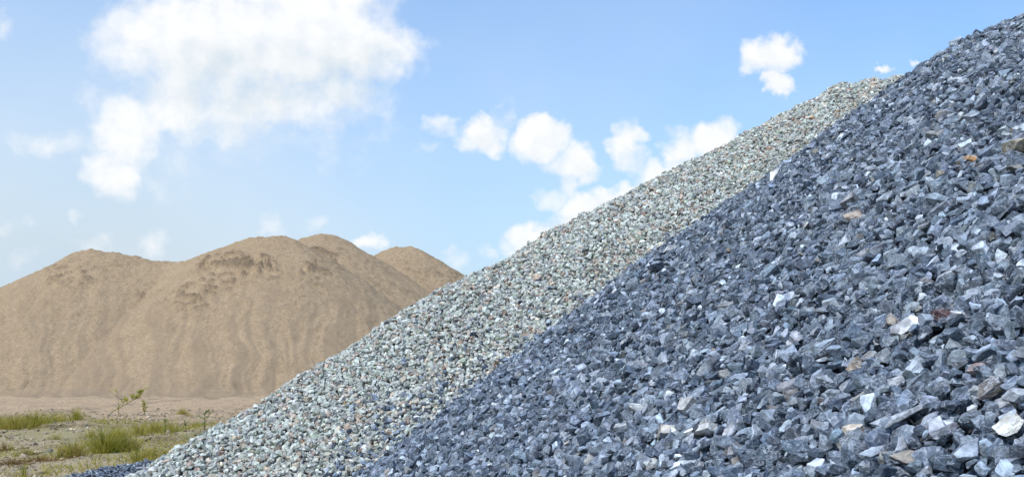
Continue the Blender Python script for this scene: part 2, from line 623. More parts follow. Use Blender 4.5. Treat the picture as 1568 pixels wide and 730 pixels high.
# stones that stand out in the heap: (photo column, row, length in px, colour, flatness, name, label)
SPECIAL = [
    (1085, 665, 34, (.66, .64, .58), .8, 'whitish angular stone, right one of the white pair low on the dark heap'),
    (1061, 669, 24, (.62, .62, .60), .75, 'small whitish stone, left one of the white pair low on the dark heap'),
    (1026, 666, 36, (.44, .40, .34), .7, 'light beige stone left of the two white stones on the dark heap'),
    (1558, 230, 31, (.46, .41, .30), .85, 'blocky yellowish-beige stone at the edge of the dark heap, high up'),
    (1484, 252, 26, (.50, .28, .11), .6, 'rusty orange-topped stone in the upper part of the dark heap'),
    (1310, 337, 28, (.36, .28, .21), .6, 'tan brownish stone in the middle of the dark heap'),
    (1500, 571, 28, (.42, .31, .28), .6, 'pinkish red-stained pale stone in the dark heap'),
    (1454, 491, 36, (.12, .075, .075), .7, 'dark maroon stone in the dark heap'),
    (1391, 510, 46, (.58, .58, .58), .5, 'flat bright white stone in the dark heap'),
    (1544, 619, 30, (.66, .67, .68), .6, 'bright white blocky stone near the lower edge of the dark heap'),
    (1440, 668, 40, (.56, .58, .62), .65, 'white frosted stone with dark patches near the bottom of the dark heap'),
    (1552, 660, 50, (.46, .45, .40), .6, 'smooth pale cream stone near the bottom corner of the dark heap'),
    (1311, 668, 38, (.38, .325, .26), .5, 'tan wedge-shaped stone low on the dark heap'),
    (1390, 707, 44, (.29, .26, .225), .6, 'brownish-beige long stone at the bottom of the dark heap'),
    (1388, 646, 56, (.30, .32, .34), .35, 'long flat grey slab of stone low on the dark heap'),
    (1526, 603, 50, (.15, .135, .12), .55, 'long brown-grey stone leaning in the dark heap'),
    (1312, 567, 30, (.34, .27, .19), .7, 'rounded sandy brown stone in the dark heap'),
    (1190, 275, 22, (.66, .66, .66), .7, 'small bright white stone in the upper dark heap'),
    (1030, 385, 24, (.62, .63, .62), .6, 'white wedge of stone where dark heap meets pale gravel'),
]
spec_pos = []
for s_ in SPECIAL:
    spec_pos.append(ray_hit(s_[0], s_[1], h_dark))
spec_pos = np.array(spec_pos)

# take the stones out of the way that would bury the ones that stand out
alive = np.ones(len(pos), bool)
for P, s_ in zip(spec_pos, SPECIAL):
    L = s_[2] / F * np.linalg.norm(P - np.array([0, 0, CZ]))
    alive &= ~((np.linalg.norm(pos - P, axis=1) < L * .55) & (top == 0))

inside = (uu > 5) & (uu < 1563) & (vv > 20) & (vv < 735) & (top == 0) & alive & (((pos - 0) * 0).sum(1) == 0)
score = np.where(inside, siz / dist, 0)
singles = np.argsort(-score)[:282]
is_single = np.zeros(len(pos), bool); is_single[singles] = True

o = heap_object('crushed_stone_pile', ST_D, heap_core(h_dark, (-6, 26), (-8, 22), .15, .09), VAR_D, [M_DARK, M_CORE_D], alive & ~is_single)
tag(o, 'high heap of angular dark blue-grey crushed stone rising beside the pale gravel', 'stone pile', kind='stuff')


def detailed_stone(k, flat=(.5, .85), planes=(8, 12)):
    r = random.Random(900 + k)
    bm = cut_stone(4000 + k, r.randint(*planes), (1.0, r.uniform(.6, .92), r.uniform(*flat)), .45, .84)
    segs = np.array([[e.verts[0].co[:], e.verts[1].co[:]] for e in bm.edges])
    bmesh.ops.bevel(bm, geom=bm.edges[:], offset=.016, segments=1, affect='EDGES', clamp_overlap=True)
    lay = bm.verts.layers.float.new('edge')
    fl = bm.verts.layers.float.new('facet')
    done = {}
    for f in bm.faces:
        if f.calc_area() > .01:
            t_ = math.exp(r.gauss(-.04, .28))
            for v in f.verts:
                done[v] = t_
    for v in bm.verts:
        v[fl] = done.get(v, 1.0)
    bmesh.ops.triangulate(bm, faces=[f for f in bm.faces if len(f.verts) > 4])
    for rep in range(3):
        long_ = [e for e in bm.edges if e.calc_length() > .085]
        bmesh.ops.subdivide_edges(bm, edges=long_, cuts=1, use_grid_fill=True)
        bmesh.ops.triangulate(bm, faces=bm.faces[:])
    bm.normal_update()
    from mathutils import noise
    off = Vector((k * 3.1, k * 1.7, 0))
    for v in bm.verts:
        n = noise.fractal(v.co * 6 + off, .8, 2.1, 4)
        n2 = noise.noise(v.co * 2.2 + off)
        ab = segs[:, 1] - segs[:, 0]
        pa = np.array(v.co[:]) - segs[:, 0]
        t_ = np.clip((pa * ab).sum(1) / np.maximum((ab * ab).sum(1), 1e-9), 0, 1)
        de = np.linalg.norm(pa - ab * t_[:, None], axis=1).min()
        v[lay] = math.exp(-de / .035)
        v.co += v.normal * (n * .026 + n2 * .014)
    for v in bm.verts:
        v.co *= SIZE_D
    me = bpy.data.meshes.new('crushed_stone')
    bm.to_mesh(me)
    bm.free()
    for f in me.polygons:
        f.use_smooth = True
    try:
        me.set_sharp_from_angle(angle=R(28))
    except Exception:
        pass
    me.materials.append(M_DARK1)
    return me


DETAIL = [detailed_stone(k) for k in range(36)]
KINDS = [  # by colour class
    ('near black-blue angular crushed stone lying in the foreground of the dark heap', 'darkest stones in the foreground of the heap'),
    ('dark blue-grey angular crushed stone lying in the foreground of the dark heap', 'dark blue-grey stones in the foreground of the heap'),
    ('mid grey angular crushed stone lying in the foreground of the dark heap', 'mid grey stones in the foreground of the heap'),
    ('light grey dusty crushed stone lying in the foreground of the dark heap', 'light grey stones in the foreground of the heap'),
    ('whitish angular stone among dark stones in the foreground of the heap', 'whitish stones in the foreground of the heap'),
    ('brown-grey angular stone among dark stones in the foreground of the heap', 'brown-grey stones in the foreground of the heap'),
    ('tan sandy coloured stone among dark stones in the foreground of the heap', 'tan stones in the foreground of the heap'),
    ('rust coloured stone among dark stones in the foreground of the heap', 'rust coloured stones in the foreground of the heap'),
]


def place_stone(me, P, Rm, S, colour, label, group=None):
    s = link('crushed_stone', me)
    M = Matrix([list(r) for r in Rm]).to_4x4()
    s.rotation_mode = 'QUATERNION'
    s.rotation_quaternion = M.to_quaternion()
    s.location = P
    s.scale = S
    s.color = (*[float(c) for c in colour], 1)
    return tag(s, label, 'stone', group)


for i in singles:
    kind = int(ci[i])
    place_stone(DETAIL[int(gen.integers(len(DETAIL)))], pos[i], rot[i], tuple(float(a) * 1.04 for a in scl[i] / SIZE_D), colr[i], *KINDS[kind])

ns = normals(h_dark, spec_pos[:, 0], spec_pos[:, 1])
for k, (P, n, s_) in enumerate(zip(spec_pos, ns, SPECIAL)):
    L = s_[2] / F * np.linalg.norm(P - np.array([0, 0, CZ]))
    Rm = quat_align(n[None] + np.array([[0, -.25, 0]]), .12, gen)[0]
    # lay the long axis across the view
    x = np.array([1, -.1, .18 * (-1) ** k]); z = Rm[:, 2]
    x = x - (x * z).sum() * z; x /= np.linalg.norm(x)
    Rm = np.stack([x, np.cross(z, x), z], -1)
    sc_ = L / SIZE_D
    place_stone(DETAIL[(k * 5) % len(DETAIL)], P + n * L * .22, Rm, (sc_ * 1.05, sc_ * 1.0, sc_ * s_[4] * 1.35), s_[3], s_[5])

# ------------------------------------------------------------------ the sand heap far left
def crest(points, depth):
    a = np.array(points, float)
    return unproj(a[:, 0], a[:, 1] + 1, depth)


SAND_CRESTS = [
    dens(crest([(-420, 600), (-350, 590), (-200, 530), (0, 445), (60, 416), (100, 398), (125, 387), (150, 384), (180, 387), (230, 397), (265, 402), (300, 395),
                (350, 376), (390, 363), (420, 360), (445, 364), (470, 378), (500, 398), (560, 440), (640, 500)], 67), 150),
    dens(crest([(420, 400), (450, 375), (470, 363), (485, 358), (497, 357), (512, 360), (540, 377), (575, 396), (620, 430), (700, 490)], 73), 60),
    dens(crest([(550, 415), (580, 390), (600, 379), (615, 377), (630, 378), (645, 384), (665, 396), (700, 420), (720, 432), (800, 485), (900, 552)], 78), 70),
]
SAND_S, SAND_R = .67, .5


def sand_base(x, y):
    h = np.full(x.shape, -9.0)
    for C in SAND_CRESTS:
        h = np.maximum(h, heap_height(x, y, C, SAND_S, SAND_R))
    return h


def sand_pile():
    xs = np.arange(-56, 8, .10); ys = np.arange(48, 93, .10)
    X, Y = np.meshgrid(xs, ys, indexing='ij')
    H = np.full(X.shape, -9.0); T = np.zeros(X.shape); D = np.zeros(X.shape)
    k0 = 0
    for C in SAND_CRESTS:
        for i, c in enumerate(C):
            d = np.sqrt((X - c[0]) ** 2 + (Y - c[1]) ** 2 + SAND_R ** 2) - SAND_R
            h = c[2] - SAND_S * d
            b = h > H
            H[b] = h[b]
            D[b] = d[b]
            T[b] = k0 + .28 * c[0] + .72 * (X / Y * 67)[b]
        k0 += 37.7
    T = T + .7 * (fbm(X * .35, Y * .35, 3, 3) - .5) * 2
    warp = (fbm(X * .22, Y * .22, 5, 3) - .5) * 3
    n = vnoise(X * .35, Y * .35, 8)
    # run-off tongues and grooves going down the face
    groove = fbm(T * .62 + warp * .25, D * .10, 12, 4, .55)
    groove2 = fbm(T * 2.8, D * .12 + 9, 15, 4, .6)
    fall = smooth(D, 1.0, 5.0)
    dz = fall * (.10 * (groove - .5) + .15 * (groove2 - .5))
    # tongues that stop short and leave little lips
    tong = fbm(T * .5 + 4, D * .35 + warp * .6, 22, 4)
    dz += fall * .06 * (smooth(tong, .48, .53) - .5)
    dz += .10 * (fbm(X * 1.3, Y * 1.3, 31, 4) - .5) + .10 * (fbm(X * 4, Y * 4, 33, 2, .7) - .5)
    # crusted, broken edge below the crest
    band = np.exp(-((D - 2.6 - 1.6 * (fbm(T * .25, T * 0, 71, 2) - .3)) / 1.5) ** 2) + .75 * np.exp(-((D - 6.5) / 2.6) ** 2) * smooth(X, -24, -19)
    patch = smooth(fbm(T * .30 + 3, D * .22, 77, 4, .6), .40, .62)
    clod = smooth(fbm(X * 2.0, (Y * .4 + H * 1.2) * 3.2, 81, 4, .6), .545, .60)
    patch = patch * (1 - .65 * smooth(X, -15, -10)) * (1 - .35 * smooth(-X, 24, 27))
    cl = np.clip(band * patch * clod, 0, 1) * (H > 2)
    dz += cl * .32 + band * patch * .35 * (fbm(X * 3, Y * 3, 85, 3) - .5)
    lip = np.exp(-((X + 29.4) / 1.4) ** 2 - ((Y - 66.6) / 1.4) ** 2)
    dz += lip * .32 * (fbm(X * 2.2, Y * 2.2, 87, 2))
    rim = np.exp(-(D / 1.3) ** 2)
    dz += rim * (.22 * (fbm(X * 1.6, Y * 1.6, 88, 4, .65) - .5) + .16 * smooth(fbm(X * .5, Y * .5, 89, 2), .5, .6) * (fbm(X * 3.5, Y * 3.5, 90, 2) - .3))
    Z = H + dz
    # foot: flatten into an apron
    Z = Z + .9 * (fbm(X * .30, X * 0 + 3, 97, 4, .6) - .5) * np.exp(-np.maximum(Z, 0) / 1.2)
    Z = np.where(Z < .6, .6 * np.exp((np.maximum(Z, -3) - .6) / .6) - .04, Z)
    streak = fall * smooth(fbm(T * 3.0 + warp * .05, D * .07 + 2, 91, 4, .6), .47, .60) * smooth(D, 3.5, 10) * (.55 + .45 * n)
    streak = np.clip(streak + .5 * np.exp(-((Z - .55) / .55) ** 2) * fbm(X * 1.2, Y * .4, 95, 3), 0, 1)
    q = grid_faces(len(xs), len(ys), keep=(Z > -.02) & (Y < 92))
    V = np.stack([X.ravel(), Y.ravel(), Z.ravel()], -1)
    used = np.unique(q); re = np.full(len(V), -1); re[used] = np.arange(len(used))
    q = re[q]
    me = mesh_np('sand_pile', V[used], q.ravel(), np.arange(len(q)) * 4, np.full(len(q), 4), [M_SAND], None,
                 {'coarse': streak.ravel()[used], 'damp': cl.ravel()[used]}, True)
    o = link('sand_pile', me)
    tag(o, 'wide light brown sand heap with four rounded crests and dry runnels', 'sand pile')


def sand_material():
    m, q, b = new_mat('dry_sand')
    co = q.n('ShaderNodeTexCoord').outputs['Object']
    n1 = q.noise(co, .55, 6, .65)
    n2 = q.noise(co, 2.6, 6, .75)
    n3 = q.noise(co, 8, 4, .85)
    c = q.mix(q.ss(n1, .3, .7), SAND_A, SAND_B)
    c = q.mix(q.m('MULTIPLY', q.ss(n2, .42, .68), .45), c, SAND_C)
    c = q.mix(1.0, c, q.mix(q.ss(n3, .35, .65), (.78, .775, .77), (1.19, 1.19, 1.18)), 'MULTIPLY')
    spk = q.ss(n3, .40, .60)
    co_ = q.m('MULTIPLY', attr(q, 'coarse'), q.lin(spk, 0, 1, .25, 1.0), clamp=True)
    c = q.mix(q.m('MULTIPLY', co_, .50), c, (.165, .128, .095))
    c = q.mix(q.m('MULTIPLY', attr(q, 'damp'), .75), c, (.13, .095, .062))
    q.put(b.inputs['Base Color'], c)
    b.inputs['Roughness'].default_value = .95
    b.inputs['Specular IOR Level'].default_value = .15
    bp = q.n('ShaderNodeBump')
    bp.inputs['Strength'].default_value = .6
    bp.inputs['Distance'].default_value = .08
    q.put(bp.inputs['Height'], q.m('ADD', q.noise(co, 3.2, 6, .68), q.m('MULTIPLY', n3, .35)))
    q.put(b.inputs['Normal'], bp.outputs[0])
    return m


SAND_A = (.335, .240, .145)
SAND_B = (.385, .278, .170)
SAND_C = (.275, .197, .121)
M_SAND = sand_material()
sand_pile()

# ------------------------------------------------------------------ ground
def ground_z(x, y):
    z = .06 * (fbm(x * .5, y * .5, 61, 4) - .5) + .06 * (fbm(x * 1.8, y * 1.8, 62, 4, .65) - .5)
    z = z + smooth(y, 27, 31) * (.20 * (fbm(x * .7, y * .7, 69, 4, .6) - .5) + .10 * (fbm(x * 2.6, y * 2.6, 70, 3) - .5))
    # two little washed-out banks in the sandy soil
    e1 = 25.5 + 2.0 * (fbm(x * .35, x * 0, 63, 5, .6) - .5) + .12 * (x + 12) * .3
    z = z + .11 * (.1 + .9 * smooth(fbm(x * .9, x * 0, 67, 3), .42, .55)) * smooth(y, e1, e1 + .13) * smooth(x, -17, -15) * smooth(-x, 3, 5)
    e2 = 20.6 + 1.6 * (fbm(x * .5, x * 0 + 7, 64, 5, .6) - .5)
    z = z + .12 * (.2 + .8 * smooth(fbm(x * 1.1, x * 0 + 3, 68, 3), .40, .55)) * smooth(y, e2, e2 + .13) * smooth(x, -8.4, -7.4)
    return z * smooth(120 - y, 0, 40)


_gx = np.arange(-22, 1, .06); _gy = np.arange(9, 36, .06)
_GZ = ground_z(*np.meshgrid(_gx, _gy, indexing='ij'))


def gz(x, y):
    i = min(max((x + 22) / .06, 0), len(_gx) - 1.001); j = min(max((y - 9) / .06, 0), len(_gy) - 1.001)
    a, b = int(i), int(j); u, v = i - a, j - b
    return float((_GZ[a, b] * (1 - u) + _GZ[a + 1, b] * u) * (1 - v) + (_GZ[a, b + 1] * (1 - u) + _GZ[a + 1, b + 1] * u) * v)


def axis(lo, hi, step, far):
    core = np.arange(lo, hi + step * .5, step)
    g = np.geomspace(step, far, 40)
    return np.concatenate([lo - np.cumsum(np.diff(np.r_[0, g]))[::-1], core, hi + np.cumsum(np.diff(np.r_[0, g]))])


def ground():
    xs = axis(-29, -1, .09, 5000); ys = axis(11, 55, .09, 6000)
    X, Y = np.meshgrid(xs, ys, indexing='ij')
    Z = ground_z(X, Y)
    q = grid_faces(len(xs), len(ys))
    sandy = smooth(Y + 3 * (fbm(X * .25, Y * .25, 65, 4) - .5), 23.5, 29)
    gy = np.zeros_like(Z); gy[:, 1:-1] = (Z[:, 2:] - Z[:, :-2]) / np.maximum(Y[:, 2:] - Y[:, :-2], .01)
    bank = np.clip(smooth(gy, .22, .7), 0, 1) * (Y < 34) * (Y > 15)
    # silty strip and brown bare streaks
    grass = smooth(fbm(X * .28, Y * .33, 66, 4), .42, .62) * smooth(30 - Y, 0, 4)
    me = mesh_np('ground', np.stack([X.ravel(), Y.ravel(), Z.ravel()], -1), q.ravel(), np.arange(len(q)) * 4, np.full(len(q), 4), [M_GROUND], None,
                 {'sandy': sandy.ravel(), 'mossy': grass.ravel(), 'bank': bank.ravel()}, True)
    o = link('ground', me)
    tag(o, 'sandy bare ground with grey soil patches below the sand heap', 'ground', kind='structure')


def ground_material():
    m, q, b = new_mat('sandy_ground')
    co = q.n('ShaderNodeTexCoord').outputs['Object']
    n1 = q.noise(co, .8, 6, .65)
    n2 = q.noise(co, 5, 6, .75)
    n3 = q.noise(co, 15, 4, .8)
    soil = q.mix(q.ss(n1, .35, .65), (.32, .242, .145), (.43, .335, .205))
    soil = q.mix(q.m('MULTIPLY', q.ss(n2, .5, .7), .5), soil, (.14, .115, .09))
    soil = q.mix(q.m('MULTIPLY', q.ss(n3, .58, .68), .6), soil, (.42, .38, .32))
    soil = q.mix(q.m('MULTIPLY', q.m('MULTIPLY', attr(q, 'mossy'), q.ss(n2, .38, .60)), .8), soil, (.29, .275, .115))
    sand = q.mix(q.ss(n1, .3, .7), (.415, .295, .180), (.48, .345, .218))
    sand = q.mix(q.m('MULTIPLY', q.ss(n2, .45, .75), .4), sand, (.27, .195, .125))
    c = q.mix(attr(q, 'sandy'), soil, sand)
    c = q.mix(1.0, c, q.mix(q.ss(n3, .35, .65), (.72, .71, .70), (1.22, 1.22, 1.2)), 'MULTIPLY')
    c = q.mix(q.m('MULTIPLY', attr(q, 'bank'), q.lin(n2, .3, .6, .35, .95)), c, (.085, .06, .04))  # undercut shade painted dark into the ground colour along the bank faces
    q.put(b.inputs['Base Color'], c)
    b.inputs['Roughness'].default_value = .95
    b.inputs['Specular IOR Level'].default_value = .15
    bp = q.n('ShaderNodeBump')
    bp.inputs['Strength'].default_value = .8
    bp.inputs['Distance'].default_value = .06
    q.put(bp.inputs['Height'], q.m('ADD', n2, q.m('MULTIPLY', n3, .4)))
    q.put(b.inputs['Normal'], bp.outputs[0])
    return m


M_GROUND = ground_material()
ground()


def at(u, v, z=0.0):
    """The ground point seen at a photograph position."""
    y = (CZ - z) * F / (v - HV)
    return np.array([(u - CU) / F * y, y, z])


# low spread of dark gravel on the ground in front of the pale heap
def gravel_patch():
    c = at(205, 735)
    n = 5200
    a = gen.uniform(0, 2 * math.pi, n); rr = np.sqrt(gen.random(n))
    x = c[0] + rr * np.cos(a) * .98; y = c[1] + rr * np.sin(a) * 2.5
    e = 1 - rr ** 2
    keep = gen.random(n) < .25 + 1.6 * e + .5 * (fbm(x * 2, y * 2, 5) - .5)
    x, y, e = x[keep], y[keep], e[keep]
    z = ground_z(x, y) + .16 * np.clip(e, 0, 1) ** .8 * gen.uniform(.2, 1.0, len(x)) + .01
    s = .05 * np.exp(gen.normal(size=len(x)) * .3)
    P = np.stack([x, y, z], -1)
    rot_ = quat_align(np.tile([[0, 0, 1.]], (len(x), 1)), .6, gen)
    cl, _ = pick_colours(len(x), [(36, (.085, .105, .13)), (32, (.15, .175, .205)), (24, (.26, .29, .32)), (6, (.42, .44, .45))], gen)
    V, fl, tt, cs = merge(VAR_D, P, rot_, np.repeat(s[:, None], 3, 1), cl, gen)
    me = mesh_np('gravel_patch', V, fl, np.r_[0, np.cumsum(tt)[:-1]], tt, [M_DARK], None, {'stone_colour': cs, 'facet': np.ones(len(cs))})
    tag(link('gravel_patch', me), 'low spread of dark blue-grey gravel on the ground beside the pale heap', 'gravel', kind='stuff')


gravel_patch()


def loose_stones():
    n = 1700
    y = gen.uniform(12.5, 22, n); x = gen.uniform(-11.5, -3.5, n)
    keep = gen.random(n) < np.clip(1.3 * smooth(17.5 - y, -2.5, 4) * smooth(fbm(x * .8, y * .8, 9), .35, .6) + .06, 0, 1)
    x, y = x[keep], y[keep]
    s = .026 * np.exp(gen.normal(size=len(x)) * .35)
    P = np.stack([x, y, ground_z(x, y) + s * .15], -1)
    rot_ = quat_align(np.tile([[0, 0, 1.]], (len(x), 1)), .4, gen)
    cl, _ = pick_colours(len(x), [(4, (.40, .40, .39)), (3, (.25, .25, .25)), (2, (.10, .11, .13)), (2, (.34, .28, .22))], gen)
    V, fl, tt, cs = merge(VAR_P, P, rot_, np.repeat(s[:, None], 3, 1), cl, gen)
    me = mesh_np('loose_gravel', V, fl, np.r_[0, np.cumsum(tt)[:-1]], tt, [M_PALE], None, {'stone_colour': cs, 'facet': np.ones(len(cs))})
    tag(link('loose_gravel', me), 'scattered grit and pebbles lying on the sandy ground', 'gravel', kind='stuff')


loose_stones()


def soil_clods():
    n = 9000
    y = gen.uniform(12.5, 34, n); x = gen.uniform(-17, -3.0, n)
    keep = gen.random(n) < np.clip(1.4 * smooth(fbm(x * .45, y * .45, 19, 4), .40, .62) + .10, 0, 1)
    x, y = x[keep], y[keep]
    s = .04 * np.exp(gen.normal(size=len(x)) * .45)
    P = np.stack([x, y, ground_z(x, y) + s * .10], -1)
    rot_ = quat_align(np.tile([[0, 0, 1.]], (len(x), 1)), .4, gen)
    cl, _ = pick_colours(len(x), [(6, (.33, .265, .185)), (5, (.40, .32, .22)), (1.5, (.19, .15, .10)), (1, (.44, .40, .33))], gen)
    V, fl, tt, cs = merge(VAR_P, P, rot_, np.repeat(s[:, None], 3, 1), cl, gen)
    me = mesh_np('soil_clods', V, fl, np.r_[0, np.cumsum(tt)[:-1]], tt, [M_PALE], None, {'stone_colour': cs, 'facet': np.ones(len(cs))})
    me.materials.clear(); me.materials.append(M_SOIL)
    tag(link('soil_clods', me), 'small crumbs and clods of brown soil lying all over the sandy ground', 'soil', kind='stuff')


soil_clods()


# ------------------------------------------------------------------ grass and weeds
def leaf_material():
    m, q, b = new_mat('grass_blades')
    c = attr(q, 'blade_colour', 'Color')
    co = q.n('ShaderNodeTexCoord').outputs['Object']
    c = q.mix(1.0, c, q.mix(q.ss(q.noise(co, 9, 3), .3, .7), (.75, .78, .7), (1.25, 1.2, 1.2)), 'MULTIPLY')
    q.put(b.inputs['Base Color'], c)
    b.inputs['Roughness'].default_value = .6
    b.inputs['Specular IOR Level'].default_value = .3
    t = q.n('ShaderNodeBsdfTranslucent')
    q.put(t.inputs['Color'], c)
    mx = q.n('ShaderNodeMixShader')
    mx.inputs[0].default_value = .42
    q.put(mx.inputs[1], b.outputs[0])
    q.put(mx.inputs[2], t.outputs[0])
    out = [n for n in q.t.nodes if n.type == 'OUTPUT_MATERIAL'][0]
    q.put(out.inputs['Surface'], mx.outputs[0])
    return m


M_LEAF = leaf_material()


class Blades:
    def __init__(s):
        s.V, s.F, s.C = [], [], []

    def blade(s, base, lean, length, width, droop, c0, c1, seg=5):
        """A tapering curved blade."""
        base = np.array(base, float)
        d = np.array([lean[0], lean[1], 1.0]); d /= np.linalg.norm(d)
        side = np.cross(d, [random.gauss(0, 1), random.gauss(0, 1), random.gauss(0, .3)])
        side /= np.linalg.norm(side) + 1e-9
        b0 = len(s.V)
        p_ = base.copy()
        for k in range(seg + 1):
            t = k / seg
            w = width * (1 - t) ** .7 * .5 + .0006
            col = np.array(c0) * (1 - t) + np.array(c1) * t
            s.V += [p_ - side * w, p_ + side * w]; s.C += [col, col]
            d2 = d + np.array([lean[0] * droop * t * 1.6, lean[1] * droop * t * 1.6, -droop * t * t * 1.5]); d2 /= np.linalg.norm(d2)
            p_ = p_ + d2 * length / seg
        for k in range(seg):
            a = b0 + 2 * k
            s.F.append((a, a + 1, a + 3, a + 2))

    def stem(s, pts, r0, r1, c0, c1, sides=5):
        pts = [np.array(q_, float) for q_ in pts]
        b0 = len(s.V)
        for k, q_ in enumerate(pts):
            t = k / (len(pts) - 1)
            d = pts[min(k + 1, len(pts) - 1)] - pts[max(k - 1, 0)]; d /= np.linalg.norm(d) + 1e-9
            a = np.cross(d, [.3, 1, .2]); a /= np.linalg.norm(a); b_ = np.cross(d, a)
            r_ = r0 + (r1 - r0) * t
            for j in range(sides):
                an = 2 * math.pi * j / sides
                s.V.append(q_ + (a * math.cos(an) + b_ * math.sin(an)) * r_)
                s.C.append(np.array(c0) * (1 - t) + np.array(c1) * t)
        for k in range(len(pts) - 1):
            for j in range(sides):
                s.F.append((b0 + k * sides + j, b0 + k * sides + (j + 1) % sides, b0 + (k + 1) * sides + (j + 1) % sides, b0 + (k + 1) * sides + j))

    def leaf(s, base, d, length, width, col, fold=.15):
        base = np.array(base, float); d = np.array(d, float); d /= np.linalg.norm(d) + 1e-9
        side = np.cross(d, [random.gauss(0, .5), random.gauss(0, .5), 1]); side /= np.linalg.norm(side) + 1e-9
        up = np.cross(side, d)
        b0 = len(s.V)
        for t, w in ((0, .08), (.3, .9), (.6, 1.0), (.85, .55), (1, .02)):
            c_ = base + d * length * t - up * length * .25 * t * t
            s.V += [c_ - side * width * .5 * w + up * fold * width * w, c_, c_ + side * width * .5 * w + up * fold * width * w]
            s.C += [np.array(col)] * 3
        for k in range(4):
            a = b0 + 3 * k
            s.F += [(a, a + 1, a + 4, a + 3), (a + 1, a + 2, a + 5, a + 4)]

    def build(s, name, parent=None):
        f = np.array(s.F, np.int32)
        me = mesh_np(name, np.array(s.V), f.ravel(), np.arange(len(f)) * 4, np.full(len(f), 4), [M_LEAF], None, {'blade_colour': np.array(s.C)}, True)
        return link(name, me, parent)


GREEN, LIME, STRAW, RUST = (.24, .265, .025), (.43, .40, .05), (.52, .40, .13), (.21, .10, .055)


def lerp(a, b, t):
    return tuple(np.array(a) * (1 - t) + np.array(b) * t)


def tuft(b, base, n, rad, hgt, spread, pal, width=.012, droop=.8):
    for k in range(n):
        a = random.uniform(0, 2 * math.pi); r = rad * min(1.0, abs(random.gauss(0, .5)))
        x = base[0] + math.cos(a) * r; y = base[1] + math.sin(a) * r
        z = gz(x, y) - .01
        l = spread * (.25 + .9 * r / rad) * random.uniform(.5, 1.3)
        a2 = a + random.gauss(0, .5)
        c0, c1 = random.choice(pal)
        b.blade((x, y, z), (math.cos(a2) * l, math.sin(a2) * l), hgt * random.uniform(.45, 1.12) * (1.12 - .5 * r / rad), width * random.uniform(.7, 1.3), droop * random.uniform(.3, 1.2), c0, c1)


PG = [(lerp(STRAW, GREEN, .6), GREEN), (GREEN, LIME), (GREEN, GREEN), (LIME, STRAW), (STRAW, LIME)]
PY = [(STRAW, STRAW), (STRAW, LIME), (LIME, STRAW), (RUST, STRAW)]
PR = [(RUST, RUST), (RUST, STRAW), (lerp(RUST, GREEN, .4), lerp(RUST, STRAW, .5))]

TUFTS = [  # photo column, base row, blades, radius, height, spread, palette, label
    (163, 691, 420, .36, .58, .80, PG, 'big bright green grass tuft with arching blades, the tallest on the sandy ground'),
    (196, 689, 190, .26, .40, .75, PY + PG, 'straw and green grass tuft leaning against the big bright green tuft'),
    (112, 697, 180, .30, .36, .85, PY + PR + PG, 'dry yellowish and reddish tuft just left of the big bright green tuft'),
    (52, 654, 360, .66, .48, .6, PG, 'widest dense green grass clump in the row below the sand heap'),
    (22, 656, 300, .62, .44, .6, PG + PY, 'yellow-green grass clump between the wide clump and the edge of the photo'),
    (-2, 655, 230, .58, .42, .6, PG + PY, 'yellowish grass clump cut by the left edge of the photo'),
    (84, 651, 190, .45, .40, .55, PG + PY, 'thin grey-green grass clump right of the widest dense clump'),
    (115, 648, 150, .34, .38, .5, PG, 'small round green tuft at the right end of the grass row'),
    (213, 711, 60, .10, .42, .45, PY + PG, 'narrow yellow-green tuft with upright stalks on the dark gravel spread'),
    (228, 702, 190, .26, .20, .9, PY + PG, 'low mat of yellowish grass behind the narrow tuft on the gravel'),
    (255, 700, 170, .24, .16, .9, PY, 'low mat of straw coloured grass at the foot of the pale heap'),
    (36, 730, 24, .05, .30, .35, PG, 'tiny fresh green sprig at the bottom edge of the photo'),
    (280, 639, 150, .26, .24, .6, PY + PG, 'low olive tuft on the bank under the sand heap'),
    (238, 662, 190, .42, .32, .65, PG + PY, 'pale green grass clump behind the small washed bank'),
    (213, 666, 170, .40, .32, .65, PY + PG, 'sparse straw and green grass clump between the big tuft and the washed bank'),
    (180, 669, 160, .40, .30, .65, PY + PG, 'straw coloured grass clump right behind the big green tuft'),
    (262, 668, 90, .26, .34, .5, PG, 'loose green tuft with thin blades near the washed bank'),
    (300, 655, 90, .30, .22, .6, PG + PY, 'small olive tuft beside the fresh green leafy weed'),
    (140, 668, 90, .30, .22, .7, PY + PG, 'small faded tuft on bare ground left behind the big green tuft'),
    (85, 672, 60, .22, .16, .7, PY + PG, 'tiny yellowish tuft on the bare grey soil'),
    (62, 705, 150, .42, .15, 1.0, PR + PY, 'low creeping reddish brown weed left of the dark gravel'),
    (18, 711, 150, .42, .14, 1.0, PR, 'low creeping dark red weed at the left edge'),
    (92, 700, 110, .34, .15, 1.0, PR + PG, 'low reddish green creeping weed at the end of the red weed strip'),
    (42, 694, 70, .30, .16, .9, PG + PY, 'low olive creeping weed behind the dark red weed'),
    (8, 690, 80, .32, .22, .9, PR + PY, 'sprawling dry rusty creeping weed at the left edge of the sandy ground'),
]
